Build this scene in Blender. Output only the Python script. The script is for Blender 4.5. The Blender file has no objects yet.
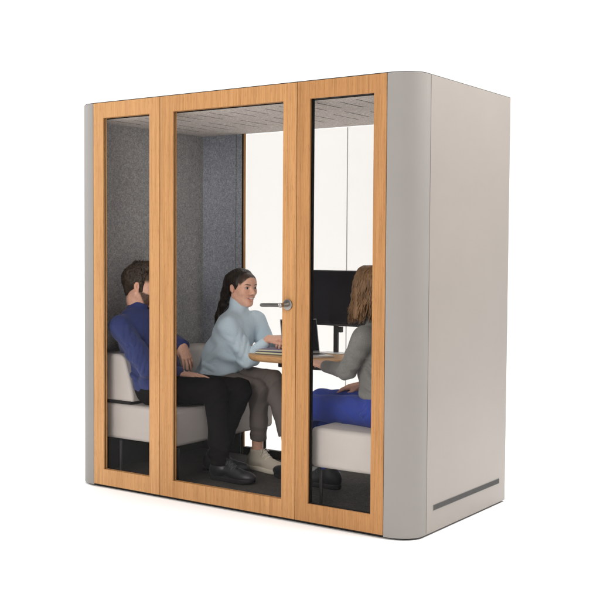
import bpy, bmesh, math, random, time
import numpy as np
from mathutils import Vector, Matrix

T0 = time.time()
scene = bpy.context.scene
col = scene.collection
rnd = random.Random(7)

# ------------------------------------------------------------------ dimensions
WF = 1.8692           # width of the oak front
S1, S2 = 0.4921, 1.3739
DEPTH = 1.0378
RX, RY = 0.1475, 0.1126
Z0, Z1 = 0.03, 2.15
FLOOR = 0.08
GZ = .021            # studio floor level
CEIL = 2.063
XL, XR = -0.06, 1.93
YB = 1.008

# ------------------------------------------------------------------ materials
def new_mat(name):
    m = bpy.data.materials.new(name); m.use_nodes = True
    nt = m.node_tree
    return m, nt, nt.nodes['Principled BSDF']

def N(nt, typ, **kw):
    n = nt.nodes.new(typ)
    for k, v in kw.items():
        if k.startswith('i_'):
            n.inputs[k[2:].replace('_', ' ')].default_value = v
        else:
            setattr(n, k, v)
    return n

def coords(nt, scale=(1, 1, 1), kind='Object'):
    tc = N(nt, 'ShaderNodeTexCoord')
    mp = N(nt, 'ShaderNodeMapping')
    mp.inputs['Scale'].default_value = scale
    nt.links.new(tc.outputs[kind], mp.inputs['Vector'])
    return mp.outputs['Vector']

def noise(nt, vec, scale, detail=4, rough=.55, dist=0):
    n = N(nt, 'ShaderNodeTexNoise')
    n.inputs['Scale'].default_value = scale
    n.inputs['Detail'].default_value = detail
    n.inputs['Roughness'].default_value = rough
    n.inputs['Distortion'].default_value = dist
    nt.links.new(vec, n.inputs['Vector'])
    return n.outputs['Fac']

def ramp(nt, fac, stops):
    r = N(nt, 'ShaderNodeValToRGB')
    e = r.color_ramp.elements
    while len(e) < len(stops): e.new(.5)
    for el, (p, c) in zip(e, stops):
        el.position = p
        el.color = (c[0], c[1], c[2], 1)
    nt.links.new(fac, r.inputs['Fac'])
    return r.outputs['Color']

def mixc(nt, fac, a, b, mode='MIX'):
    m = N(nt, 'ShaderNodeMix', data_type='RGBA', blend_type=mode)
    for sock, v in ((0, fac), (6, a), (7, b)):
        if isinstance(v, bpy.types.NodeSocket): nt.links.new(v, m.inputs[sock])
        elif sock == 0: m.inputs[0].default_value = v
        else: m.inputs[sock].default_value = (*v, 1)
    return m.outputs[2]

def bump(nt, bsdf, height, strength=.2, dist=.002):
    b = N(nt, 'ShaderNodeBump')
    b.inputs['Strength'].default_value = strength
    b.inputs['Distance'].default_value = dist
    nt.links.new(height, b.inputs['Height'])
    nt.links.new(b.outputs['Normal'], bsdf.inputs['Normal'])

def plain(name, c, rough=.5, metal=0, spec=.5, vary=.06, nscale=30):
    m, nt, b = new_mat(name)
    v = coords(nt)
    f = noise(nt, v, nscale)
    lo = [x * (1 - vary) for x in c]; hi = [min(1, x * (1 + vary)) for x in c]
    nt.links.new(ramp(nt, f, [(.3, lo), (.7, hi)]), b.inputs['Base Color'])
    b.inputs['Roughness'].default_value = rough
    b.inputs['Metallic'].default_value = metal
    b.inputs['Specular IOR Level'].default_value = spec
    return m

def fabric(name, c, vary=.25, nscale=260, rough=.95, bstr=.35, big=.08, sheen=.0, bdist=.002):
    m, nt, b = new_mat(name)
    v = coords(nt)
    f = noise(nt, v, nscale, 3, .7)
    g = noise(nt, v, 14, 3, .6)
    c1 = ramp(nt, f, [(.25, [x * (1 - vary) for x in c]), (.75, [min(1, x * (1 + vary)) for x in c])])
    c2 = ramp(nt, g, [(.25, [1 - big] * 3), (.75, [1, 1, 1])])
    nt.links.new(mixc(nt, 1.0, c1, c2, 'MULTIPLY'), b.inputs['Base Color'])
    b.inputs['Roughness'].default_value = rough
    b.inputs['Specular IOR Level'].default_value = .2
    if sheen:
        b.inputs['Sheen Weight'].default_value = sheen
        b.inputs['Sheen Roughness'].default_value = .5
    if bstr: bump(nt, b, f, bstr, bdist)
    return m

def felt(name, c):
    m, nt, b = new_mat(name)
    v = coords(nt)
    fib = noise(nt, v, 150, 5, .75, 1.2)
    mot = noise(nt, v, 45, 4, .7, .6)
    c1 = ramp(nt, fib, [(.32, [x * .5 for x in c]), (.5, c), (.68, [x * 1.85 for x in c])])
    c2 = ramp(nt, mot, [(.3, [.78] * 3), (.7, [1.12] * 3)])
    nt.links.new(mixc(nt, 1.0, c1, c2, 'MULTIPLY'), b.inputs['Base Color'])
    b.inputs['Roughness'].default_value = 1
    b.inputs['Specular IOR Level'].default_value = .1
    bump(nt, b, fib, .4, .002)
    return m

def wood(name, c, vertical=True, seed=0.0):
    """straight grained oak veneer, grain along local Z (or X when lying)"""
    m, nt, b = new_mat(name)
    tc = N(nt, 'ShaderNodeTexCoord')
    mp = N(nt, 'ShaderNodeMapping')
    mp.inputs['Location'].default_value = (seed, seed * 1.7, seed * .6)
    mp.inputs['Scale'].default_value = (1, 1, .018) if vertical else (.03, 1, 1)
    nt.links.new(tc.outputs['Object'], mp.inputs['Vector'])
    v = mp.outputs['Vector']
    broad = noise(nt, v, 60, 3, .6, .15)
    fine = noise(nt, v, 230, 4, .7, .1)
    mp2 = N(nt, 'ShaderNodeMapping')
    mp2.inputs['Scale'].default_value = (1, 1, .05) if vertical else (.06, 1, 1)
    nt.links.new(tc.outputs['Object'], mp2.inputs['Vector'])
    pores = noise(nt, mp2.outputs['Vector'], 420, 2, .6)
    c1 = ramp(nt, broad, [(.25, [c[0] * .84, c[1] * .80, c[2] * .75]), (.5, c), (.75, [c[0] * 1.10, c[1] * 1.12, c[2] * 1.16])])
    c2 = ramp(nt, fine, [(.30, [.66, .61, .54]), (.52, [1, 1, 1]), (.75, [1.12, 1.13, 1.16])])
    c3 = ramp(nt, pores, [(.30, [.70, .64, .56]), (.42, [1, 1, 1])])
    cc = mixc(nt, 1, mixc(nt, .85, c1, c2, 'MULTIPLY'), c3, 'MULTIPLY')
    nt.links.new(cc, b.inputs['Base Color'])
    b.inputs['Roughness'].default_value = .5
    b.inputs['Specular IOR Level'].default_value = .3
    bump(nt, b, fine, .12, .001)
    return m

def glass_mat(name, tint, refl=.5):
    m, nt, b = new_mat(name)
    nt.nodes.remove(b)
    out = nt.nodes['Material Output']
    tr = N(nt, 'ShaderNodeBsdfTransparent'); tr.inputs['Color'].default_value = (*tint, 1)
    gl = N(nt, 'ShaderNodeBsdfGlossy'); gl.inputs['Roughness'].default_value = .02
    fr = N(nt, 'ShaderNodeFresnel'); fr.inputs['IOR'].default_value = 1.2
    mu = N(nt, 'ShaderNodeMath', operation='MULTIPLY'); mu.inputs[1].default_value = refl
    nt.links.new(fr.outputs[0], mu.inputs[0])
    mx = N(nt, 'ShaderNodeMixShader')
    nt.links.new(mu.outputs[0], mx.inputs[0])
    nt.links.new(tr.outputs[0], mx.inputs[1]); nt.links.new(gl.outputs[0], mx.inputs[2])
    nt.links.new(mx.outputs[0], out.inputs['Surface'])
    return m

def attr_mat(name, rough=.5, spec=.4, sss=0, vary=.05, nscale=160, bstr=.05):
    """base colour from the per-vertex pigment attribute"""
    m, nt, b = new_mat(name)
    a = N(nt, 'ShaderNodeAttribute'); a.attribute_name = 'pigment'
    v = coords(nt)
    f = noise(nt, v, nscale, 4, .6)
    c2 = ramp(nt, f, [(.3, [1 - vary] * 3), (.7, [1 + vary] * 3)])
    nt.links.new(mixc(nt, 1, a.outputs['Color'], c2, 'MULTIPLY'), b.inputs['Base Color'])
    b.inputs['Roughness'].default_value = rough
    b.inputs['Specular IOR Level'].default_value = spec
    if sss:
        b.inputs['Subsurface Weight'].default_value = sss
        b.inputs['Subsurface Radius'].default_value = (.012, .005, .003)
        b.inputs['Subsurface Scale'].default_value = .6
    bump(nt, b, f, bstr, .001)
    return m

def hair_mat(name, dark, light, scale=(160, 160, 9), rough=.45):
    m, nt, b = new_mat(name)
    v = coords(nt, scale)
    f = noise(nt, v, 1, 4, .65, .4)
    g = noise(nt, coords(nt, (34, 34, 10)), 1, 3, .6, .3)
    c2 = ramp(nt, g, [(.3, (.55, .52, .48)), (.7, (1.25, 1.25, 1.22))])
    nt.links.new(mixc(nt, 1, ramp(nt, f, [(.3, dark), (.72, light)]), c2, 'MULTIPLY'), b.inputs['Base Color'])
    b.inputs['Roughness'].default_value = rough
    b.inputs['Specular IOR Level'].default_value = .4
    bump(nt, b, f, .35, .003)
    return m

M = dict(
    oak_a=wood('oak veneer pale lit', (.505, .264, .105), seed=.3),  # oak tones step darker left to right, painting the front's light falloff
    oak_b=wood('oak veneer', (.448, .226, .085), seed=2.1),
    oak_c=wood('oak veneer shaded', (.388, .187, .065), seed=4.6),  # same oak, darkened for the less lit right end
    oak_table=wood('oak tabletop', (.60, .35, .16), vertical=False, seed=1.2),
    shell_corner=plain('cool grey lacquer shaded', (.252, .235, .220), .55, spec=.25, vary=.02, nscale=4),  # cooler grey, also darkened to paint the weaker light on the front corner
    shell=plain('warm grey lacquer', (.278, .248, .224), .42, spec=.4, vary=.02, nscale=4),
    dark_gap=plain('black rubber', (.012, .011, .010), .7, spec=.2),
    black_metal=plain('black powder coat', (.018, .018, .019), .45),
    grille=plain('dark grey grille', (.21, .20, .19), .5, metal=.3),
    steel=plain('brushed steel', (.30, .285, .27), .3, metal=1, nscale=80),
    lever=plain('dark brushed steel', (.10, .095, .09), .4, metal=.85, nscale=80),
    felt_left=felt('grey felt', (.36, .357, .36)),
    felt_back=felt('blue grey felt', (.275, .295, .335)),
    ceiling=felt('pale grey felt', (.60, .553, .52)),
    carpet=fabric('charcoal carpet', (.066, .062, .058), .7, 130, 1, .6, .2),
    bench=fabric('pale grey upholstery', (.485, .45, .428), .06, 500, .85, .15, .05),
    glass=glass_mat('clear glass front', (.985, .98, .975), .3),
    glass_back=glass_mat('clear glass rear', (.819, .810, .797), .3),
    screen=plain('black screen', (.008, .008, .011), .25, spec=.4, vary=.02),
    alu=plain('grey aluminium', (.30, .31, .32), .4, metal=.7),
    alu_light=plain('silver aluminium', (.62, .62, .62), .4, metal=.5),
    floor=plain('white studio floor', (.93, .93, .93), .8, spec=.1, vary=.005, nscale=1),
    paper=plain('paper', (.78, .78, .55), .9, vary=.04),
    cover_teal=plain('navy book cover', (.045, .08, .13), .6),
    cover_purple=plain('grey purple book cover', (.30, .26, .36), .6),
    skin=attr_mat('skin', .46, .35, .10, .09, 90),
    denim_blue=fabric('navy blue shirt cloth', (.030, .042, .140), .16, 300, .85, 0, .1, sheen=.1),
    black_cloth=plain('black trouser cloth', (.0075, .0072, .0074), .95, spec=0, vary=.08, nscale=25),
    taupe_cloth=fabric('taupe trouser cloth', (.135, .115, .107), .14, 300, .85, 0, .1),
    blue_cloth=fabric('royal blue trouser cloth', (.026, .050, .285), .16, 300, .85, 0, .1, sheen=.1),
    pale_knit=fabric('pale blue knit', (.57, .71, .81), .10, 260, .95, .3, .06, sheen=.15, bdist=.003),
    grey_knit=fabric('grey knit', (.18, .177, .168), .30, 220, .95, .3, .1, sheen=.1, bdist=.003),
    leather=plain('black shoe leather', (.014, .016, .019), .42, spec=.5, vary=.2),
    rubber=plain('black shoe sole', (.012, .012, .013), .6, spec=.3),
    canvas=fabric('off white shoe canvas', (.52, .47, .39), .07, 400, .85, .2, .08),
    sole_white=plain('off white shoe sole', (.60, .55, .46), .6),
    lace_dark=plain('dark grey lace', (.06, .065, .07), .7),
    lace_white=plain('white lace', (.70, .66, .58), .8),
    hair_black=hair_mat('dark brown hair', (.007, .005, .004), (.030, .019, .013)),
    hair_man=hair_mat('brown short hair', (.012, .008, .0055), (.065, .040, .024), (120, 120, 60), .6),
    hair_brown=hair_mat('light brown hair', (.050, .025, .011), (.31, .172, .080)),
    watch=plain('watch strap', (.012, .012, .013), .4),
)

# ------------------------------------------------------------------ object helpers
def link(o, parent=None):
    col.objects.link(o)
    if parent is not None: o.parent = parent
    return o

def thing(name, label, cat, loc=(0, 0, 0), group=None):
    o = bpy.data.objects.new(name, None)
    o.empty_display_size = .1
    o.location = loc
    link(o)
    o['label'] = label; o['category'] = cat
    if group: o['group'] = group
    return o

def root_loc(parent):
    l = Vector((0, 0, 0))
    while parent is not None:
        l += parent.location; parent = parent.parent
    return l

def obj(name, bm, mat, parent=None, smooth=False, bevel=0, seg=2, origin=None):
    """bm is built in world coordinates; the object's origin is put at the parent's (or given) place"""
    me = bpy.data.meshes.new(name)
    if isinstance(bm, bmesh.types.BMesh):
        bmesh.ops.recalc_face_normals(bm, faces=bm.faces)
        bm.to_mesh(me); bm.free()
    else:
        me.from_pydata(*bm)
        b2 = bmesh.new(); b2.from_mesh(me)
        bmesh.ops.recalc_face_normals(b2, faces=b2.faces); b2.to_mesh(me); b2.free()
    o = bpy.data.objects.new(name, me)
    me.materials.append(mat)
    link(o, parent)
    base = root_loc(parent)
    org = Vector(origin) if origin is not None else base
    me.transform(Matrix.Translation(-org))
    o.location = org - base
    if smooth:
        me.polygons.foreach_set('use_smooth', [True] * len(me.polygons))
    if bevel:
        md = o.modifiers.new('bevel', 'BEVEL')
        md.width = bevel; md.segments = seg; md.limit_method = 'ANGLE'; md.angle_limit = math.radians(35)
        md.harden_normals = True
        me.polygons.foreach_set('use_smooth', [True] * len(me.polygons))
    return o

def BM(): return bmesh.new()

def box(bm, x0, x1, y0, y1, z0, z1):
    v = [bm.verts.new(p) for p in ((x0, y0, z0), (x1, y0, z0), (x1, y1, z0), (x0, y1, z0),
                                   (x0, y0, z1), (x1, y0, z1), (x1, y1, z1), (x0, y1, z1))]
    for f in ((0, 3, 2, 1), (4, 5, 6, 7), (0, 1, 5, 4), (1, 2, 6, 5), (2, 3, 7, 6), (3, 0, 4, 7)):
        bm.faces.new([v[i] for i in f])
    return bm

def prism(bm, pts, lo, hi, axis=2):
    """closed outline (list of 2-tuples) extruded along axis"""
    def mk(p, h):
        if axis == 2: return (p[0], p[1], h)
        if axis == 1: return (p[0], h, p[1])
        return (h, p[0], p[1])
    a = [bm.verts.new(mk(p, lo)) for p in pts]
    b = [bm.verts.new(mk(p, hi)) for p in pts]
    n = len(pts)
    bm.faces.new(a[::-1]); bm.faces.new(b)
    for i in range(n):
        bm.faces.new((a[i], a[(i + 1) % n], b[(i + 1) % n], b[i]))
    return bm

def ring(bm, x0, x1, z0, z1, ix0, ix1, iz0, iz1, y0, y1):
    """rectangular frame with a rectangular opening, facing y"""
    o = [(x0, z0), (x1, z0), (x1, z1), (x0, z1)]
    i = [(ix0, iz0), (ix1, iz0), (ix1, iz1), (ix0, iz1)]
    vo = [[bm.verts.new((p[0], y, p[1])) for p in o] for y in (y0, y1)]
    vi = [[bm.verts.new((p[0], y, p[1])) for p in i] for y in (y0, y1)]
    for k in range(4):
        q = (k + 1) % 4
        bm.faces.new((vo[0][k], vo[0][q], vi[0][q], vi[0][k]))
        bm.faces.new((vo[1][q], vo[1][k], vi[1][k], vi[1][q]))
        bm.faces.new((vo[0][q], vo[0][k], vo[1][k], vo[1][q]))
        bm.faces.new((vi[0][k], vi[0][q], vi[1][q], vi[1][k]))
    return bm

def tube(bm, pts, rad, seg=10, cap=True):
    """tapered tube through points"""
    pts = [Vector(p) for p in pts]
    n = len(pts)
    rad = [rad] * n if isinstance(rad, (int, float)) else rad
    rings = []
    prev = None
    for i, p in enumerate(pts):
        t = (pts[min(i + 1, n - 1)] - pts[max(i - 1, 0)]).normalized()
        if prev is None:
            u = t.orthogonal().normalized()
        else:
            u = (prev - t * prev.dot(t))
            u = u.normalized() if u.length > 1e-6 else t.orthogonal().normalized()
        prev = u
        w = t.cross(u)
        rings.append([bm.verts.new(p + (u * math.cos(a) + w * math.sin(a)) * rad[i])
                      for a in [2 * math.pi * k / seg for k in range(seg)]])
    for a, b in zip(rings, rings[1:]):
        for k in range(seg):
            bm.faces.new((a[k], a[(k + 1) % seg], b[(k + 1) % seg], b[k]))
    if cap:
        bm.faces.new(rings[0][::-1]); bm.faces.new(rings[-1])
    return bm

def rrect(x0, x1, y0, y1, r, n=8):
    out = []
    for cx, cy, a0 in ((x1 - r, y1 - r, 0), (x0 + r, y1 - r, 90), (x0 + r, y0 + r, 180), (x1 - r, y0 + r, 270)):
        for k in range(n + 1):
            a = math.radians(a0 + 90 * k / n)
            out.append((cx + r * math.cos(a), cy + r * math.sin(a)))
    return out

# ================================================================== SETTING
def make_floor():
    # seamless white studio sweep: floor curving up into a wall far behind the pod
    prof = [(-9.0, 0), (5.0, 0)]
    R = 2.5
    for k in range(1, 17):
        a = math.radians(90 * k / 16)
        prof.append((5.0 + R * math.sin(a), R - R * math.cos(a)))
    prof.append((7.5, 9.0))
    d = Vector((-.5707, .8211, 0)); s = Vector((.8211, .5707, 0))
    c0 = Vector((.9, .5, 0))
    bm = BM()
    rows = []
    for u, z in prof:
        rows.append([bm.verts.new(c0 + d * u + s * w + Vector((0, 0, z + GZ))) for w in (-14, -4, 4, 14)])
    for a, b in zip(rows, rows[1:]):
        for k in range(3):
            bm.faces.new((a[k], a[k + 1], b[k + 1], b[k]))
    o = obj('studio_floor', bm, M['floor'], smooth=True)
    o['kind'] = 'structure'
    o['label'] = 'seamless white studio floor sweeping up behind the pod'
make_floor()

# ================================================================== POD
pod = thing('office_pod', 'grey meeting pod with three oak framed glass front panels standing on white floor', 'office pod', (WF / 2, DEPTH / 2, 0))

def corner(side, n=14, inset=0):
    pts = []
    for k in range(n + 1):
        a = math.pi / 2 * k / n
        x = (RX - inset) * math.sin(a); y = inset + (RY - inset) * (1 - math.cos(a))
        pts.append((WF + x, y) if side > 0 else (-x, y))
    return pts

for side in (1, -1):
    g = .003
    c = corner(side)
    xo = WF + RX if side > 0 else -RX
    xi = XR + .012 if side > 0 else XL - .012
    seam = .147
    # curved front corner cover
    pts = c + [(xo, seam - .0012)]
    xin = WF + .002 if side > 0 else -.002
    pts[0] = (xin, 0.0)
    pts += [(xi, seam - .0012), (xi, .045), (xin, .045)]
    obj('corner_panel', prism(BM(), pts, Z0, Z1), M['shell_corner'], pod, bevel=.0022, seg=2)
    # flat side panel
    r = .012
    pts = [(xo, seam + .0012)]
    for k in range(5):
        a = math.pi / 2 * k / 4
        sx = xo - r + r * math.cos(a) if side > 0 else xo + r - r * math.cos(a)
        pts.append((sx, DEPTH - r + r * math.sin(a)))
    pts += [(xi, DEPTH), (xi, seam + .0012)]
    obj('side_panel', prism(BM(), pts, Z0, Z1), M['shell'], pod, bevel=.0015, seg=1)
    obj('felt_panel', box(BM(), *((XR, XR + .011) if side > 0 else (XL - .011, XL)), .056, YB - .001, FLOOR, CEIL), M['felt_left'], pod)
    # dark strip that shows in the seam
    xs = (xo - .012, xo - .006) if side > 0 else (xo + .006, xo + .012)
    obj('seam_gasket', box(BM(), *xs, seam - .02, seam + .02, Z0 + .01, Z1 - .004), M['dark_gap'], pod)

# vent grille low on the right side panel
vx = WF + RX
vent = obj('vent_grille', box(BM(), vx - .002, vx + .0012, .212, .953, .131, .159), M['grille'], pod)
bm = BM()
y = .216
while y < .95:
    box(bm, vx + .0012, vx + .0022, y, y + .0022, .133, .157); y += .0062
obj('grille_fin', bm, M['black_metal'], vent)['kind'] = 'stuff'

obj('under_bench_shade', box(BM(), XL + .0002, XL + .006, .058, YB - .002, FLOOR + .0005, .30), M['dark_gap'], pod)  # black panels added below bench height to stand in for the shade
obj('under_bench_shade', box(BM(), XL + .0065, .25, YB - .007, YB - .0005, FLOOR + .0005, .30), M['dark_gap'], pod)
# plinth, roof, carpet, ceiling
def outline(inset, yb):
    a = corner(1, 12, inset); b = corner(-1, 12, inset)
    return ([(-p[0] if False else p[0], p[1]) for p in b[::-1]] + a + [(WF + RX - inset, yb), (-RX + inset, yb)])
obj('plinth', prism(BM(), outline(.022, DEPTH - .02), GZ + .0005, Z0 - .002), M['dark_gap'], pod)
obj('base_trim', prism(BM(), outline(.010, DEPTH - .010), Z0 - .0015, Z0 + .006), M['dark_gap'], pod)
obj('roof', prism(BM(), outline(.004, DEPTH - .003), CEIL + .05, Z1 + .0035), M['dark_gap'], pod)
obj('carpet', box(BM(), XL - .005, XR + .005, .052, YB + .012, FLOOR - .03, FLOOR), M['carpet'], pod)

def make_ceiling():
    slots = []
    x = -.01
    k = 0
    while x < 1.88:
        off = .07 if k % 2 else 0
        slots.append((x, x + .008, .46 + off, .71 + off))
        slots.append((x + .056, x + .064, .12 + off * .5, .34 + off * .5))
        x += .113; k += 1
    xs = sorted({XL, XR, *[s[0] for s in slots], *[s[1] for s in slots]})
    ys = sorted({.052, YB + .012, *[s[2] for s in slots], *[s[3] for s in slots]})
    bm = BM()
    vv = {}
    def V(i, j, z):
        if (i, j, z) not in vv: vv[(i, j, z)] = bm.verts.new((xs[i], ys[j], z))
        return vv[(i, j, z)]
    for i in range(len(xs) - 1):
        for j in range(len(ys) - 1):
            cx, cy = (xs[i] + xs[i + 1]) / 2, (ys[j] + ys[j + 1]) / 2
            if any(s[0] < cx < s[1] and s[2] < cy < s[3] for s in slots): continue
            bm.faces.new((V(i, j, CEIL), V(i, j + 1, CEIL), V(i + 1, j + 1, CEIL), V(i + 1, j, CEIL)))
    obj('ceiling', bm, M['ceiling'], pod)
make_ceiling()
obj('slot_shade', box(BM(), XL, XR, .052, YB + .012, CEIL + .003, CEIL + .02), M['dark_gap'], pod)  # black sheet over the slots, putting the cavity's shade into colour

# front panels
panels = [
    ('side_window', 0, S1 - .0015, .076, .418, 'oak_a', 'tall narrow fixed glass panel at the left in oak frame toned as brighter lit'),
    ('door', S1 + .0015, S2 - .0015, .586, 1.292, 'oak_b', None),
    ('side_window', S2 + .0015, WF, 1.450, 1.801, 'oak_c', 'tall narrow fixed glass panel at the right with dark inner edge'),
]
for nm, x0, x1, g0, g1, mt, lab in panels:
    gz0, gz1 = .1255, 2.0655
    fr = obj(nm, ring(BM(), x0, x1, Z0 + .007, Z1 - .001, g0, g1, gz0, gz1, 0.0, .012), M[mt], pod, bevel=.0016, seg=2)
    if lab: fr['label'] = lab
    # black gasket ring behind the oak, glass pane, inner oak ring
    obj('gasket', ring(BM(), x0 + .02, x1 - .02, Z0 + .02, Z1 - .02, g0 - .002, g1 + .002, gz0 - .002, gz1 + .002, .0125, .0150), M['dark_gap'], fr)
    gl = obj('glass_pane', box(BM(), g0 - .01, g1 + .01, .0155, .0215, gz0 - .01, gz1 + .01), M['glass'], fr)
    inner = 'dark_gap' if x0 > S2 else mt
    obj('inner_frame', ring(BM(), x0, x1, Z0 + .008, Z1 - .03, g0 + .001, g1 - .001, gz0 + .001, gz1 - .001, .022, .038 if x0 > S2 else .028), M[inner], fr, bevel=.001)
    if nm == 'door': door = fr

# door handle
hz, hx = 1.083, 1.3285
hd = obj('door_handle', tube(BM(), [(hx, -.062, hz), (hx - .012, -.062, hz), (hx - .06, -.062, hz - .001), (1.214, -.060, hz - .003), (1.207, -.060, hz - .003)], [.0085, .0095, .0095, .0095, .0075], 16), M['lever'], door, smooth=True)
rose = BM(); tube(rose, [(hx, -.0095, hz), (hx, -.009, hz), (hx, 0, hz)], [.0245, .0262, .0262], 32)
obj('rose', rose, M['steel'], hd, smooth=False, bevel=.001)
obj('spindle', tube(BM(), [(hx, -.0095, hz), (hx, -.056, hz), (hx, -.066, hz), (hx, -.071, hz)], [.011, .011, .0115, .009], 20), M['steel'], hd, smooth=True)

# back wall: felt part, rear glazing with thin oak and black frames
WX = .268
bw = obj('back_panel', box(BM(), XL, WX - .012, YB, DEPTH - .002, FLOOR, CEIL), M['felt_back'], pod)
obj('panel_joint', box(BM(), .208, .2105, YB - .0006, YB + .001, FLOOR, CEIL), M['dark_gap'], bw)
rw = obj('rear_window', box(BM(), WX + .0025, WX + .013, YB - .004, YB + .007, FLOOR, CEIL - .0005), M['oak_a'], pod)
obj('jamb', box(BM(), XR - .013, XR - .001, YB - .004, YB + .026, FLOOR, CEIL - .0005), M['oak_a'], rw)
obj('gasket', box(BM(), WX - .0115, WX + .002, YB - .002, YB + .02, FLOOR, CEIL), M['dark_gap'], rw)
obj('sill', box(BM(), WX + .0135, XR - .0135, YB - .012, YB + .02, FLOOR + .0005, FLOOR + .047), M['dark_gap'], rw)
obj('glass_pane', box(BM(), WX + .0135, 1.0143, YB + .010, YB + .018, FLOOR + .048, CEIL - .003), M['glass_back'], rw)
obj('glass_pane', box(BM(), 1.0157, XR - .0135, YB + .010, YB + .018, FLOOR + .048, CEIL - .003), M['glass_back'], rw)
obj('glass_joint', box(BM(), 1.0146, 1.0154, YB + .009, YB + .019, FLOOR + .048, CEIL - .003), M['alu_light'], rw)

# ================================================================== FURNITURE
def bench(x0, x1, back, label, loc):
    """x0: wall side, x1: aisle side"""
    t = thing('bench', label, 'bench', loc, 'upholstered benches inside the pod')
    lo, hi = min(x0, x1), max(x0, x1)
    sg = 1 if x1 > x0 else -1
    s = obj('seat', box(BM(), lo, hi, .09, .965, .285, .482), M['bench'], t, bevel=.022, seg=4)
    th = 0 if sg > 0 else -.085
    pr = [(x0 + sg * .004, .500), (x0 + sg * (.262 + th), .500), (x0 + sg * (.255 + th), .55), (x0 + sg * (.195 + th), .735), (x0 + sg * (.175 + th), .757), (x0 + sg * (.15 + th), .762), (x0 + sg * .004, .762)]
    obj('backrest', prism(BM(), pr, .092, .965, 1), M['bench'], t, bevel=.016, seg=3)
    obj('back_support', box(BM(), min(x0 + sg * .004, x0 + sg * (.235 + th)), max(x0 + sg * .004, x0 + sg * (.235 + th)), .105, .95, .483, .4995), M['dark_gap'], t)
    obj('frame', box(BM(), lo + .09, hi - .09, .20, .88, .268, .2845), M['black_metal'], t)
    for x in (x0 + sg * .13, x1 - sg * .035):
        for y in (.135, .925):
            obj('leg', tube(BM(), [(x, y, FLOOR), (x, y, .268)], [.0085, .0105], 14), M['black_metal'], t, smooth=False, bevel=.0005)
    return t
bench(XL + .007, .537, 1, 'pale grey upholstered bench on the left, seating the man and the smiling woman', (.24, .53, FLOOR))
bench(XR - .001, 1.403, -1, 'pale grey upholstered bench on the right under the woman in blue trousers', (1.67, .53, FLOOR))

# table
TZ = .757
tb = thing('table', 'small oak table with rounded corners standing by the rear window', 'table', (.95, .75, FLOOR))
TX0, TX1, TY0, TY1 = .570, 1.270, .545, .985
bm = BM()
layers = [(TZ - .036, -.020), (TZ - .030, -.009), (TZ - .020, -.002), (TZ - .010, 0), (TZ - .003, -.0015), (TZ, -.005)]
rows = []
for z, off in layers:
    rows.append([bm.verts.new((p[0], p[1], z)) for p in rrect(TX0 - off, TX1 + off, TY0 - off, TY1 + off, .19 + off, 14)])
for a, b in zip(rows, rows[1:]):
    n = len(a)
    for i in range(n): bm.faces.new((a[i], a[(i + 1) % n], b[(i + 1) % n], b[i]))
bm.faces.new(rows[0][::-1]); bm.faces.new(rows[-1])
obj('tabletop', bm, M['oak_table'], tb, smooth=True).data.polygons[-1].use_smooth = False
obj('bracket', box(BM(), .76, 1.06, .70, .86, TZ - .075, TZ - .0365), M['black_metal'], tb, bevel=.004)
obj('column', box(BM(), .865, .925, .745, .805, FLOOR + .012, TZ - .0755), M['black_metal'], tb, bevel=.004)
obj('foot_plate', prism(BM(), rrect(.76, 1.03, .66, .90, .03, 6), FLOOR + .0005, FLOOR + .0118), M['black_metal'], tb, bevel=.002)

# monitor
MX, MY = .992, .905
mo = thing('monitor', 'large black computer monitor on a pole at the back of the table', 'monitor', (MX, MY, TZ))
MW = .272
pn = obj('housing', box(BM(), MX - MW, MX + MW, MY - .006, MY + .018, .918, 1.236), M['black_metal'], mo, bevel=.004)
obj('screen', box(BM(), MX - MW + .007, MX + MW - .007, MY - .0072, MY - .0062, .930, 1.229), M['screen'], pn)
obj('rear_bulge', box(BM(), MX - .12, MX + .12, MY + .0182, MY + .036, .96, 1.14), M['black_metal'], pn, bevel=.012)
obj('pole', box(BM(), MX - .014, MX + .014, MY + .038, MY + .056, TZ + .006, 1.10), M['black_metal'], mo, bevel=.003)
obj('mount_box', box(BM(), MX + .0145, MX + .042, MY + .034, MY + .058, .878, .912), M['black_metal'], mo, bevel=.003)
obj('foot', prism(BM(), rrect(MX - .08, MX + .08, MY - .03, MY + .072, .015, 5), TZ + .0005, TZ + .0058), M['alu_light'], mo, bevel=.0015)

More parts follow.
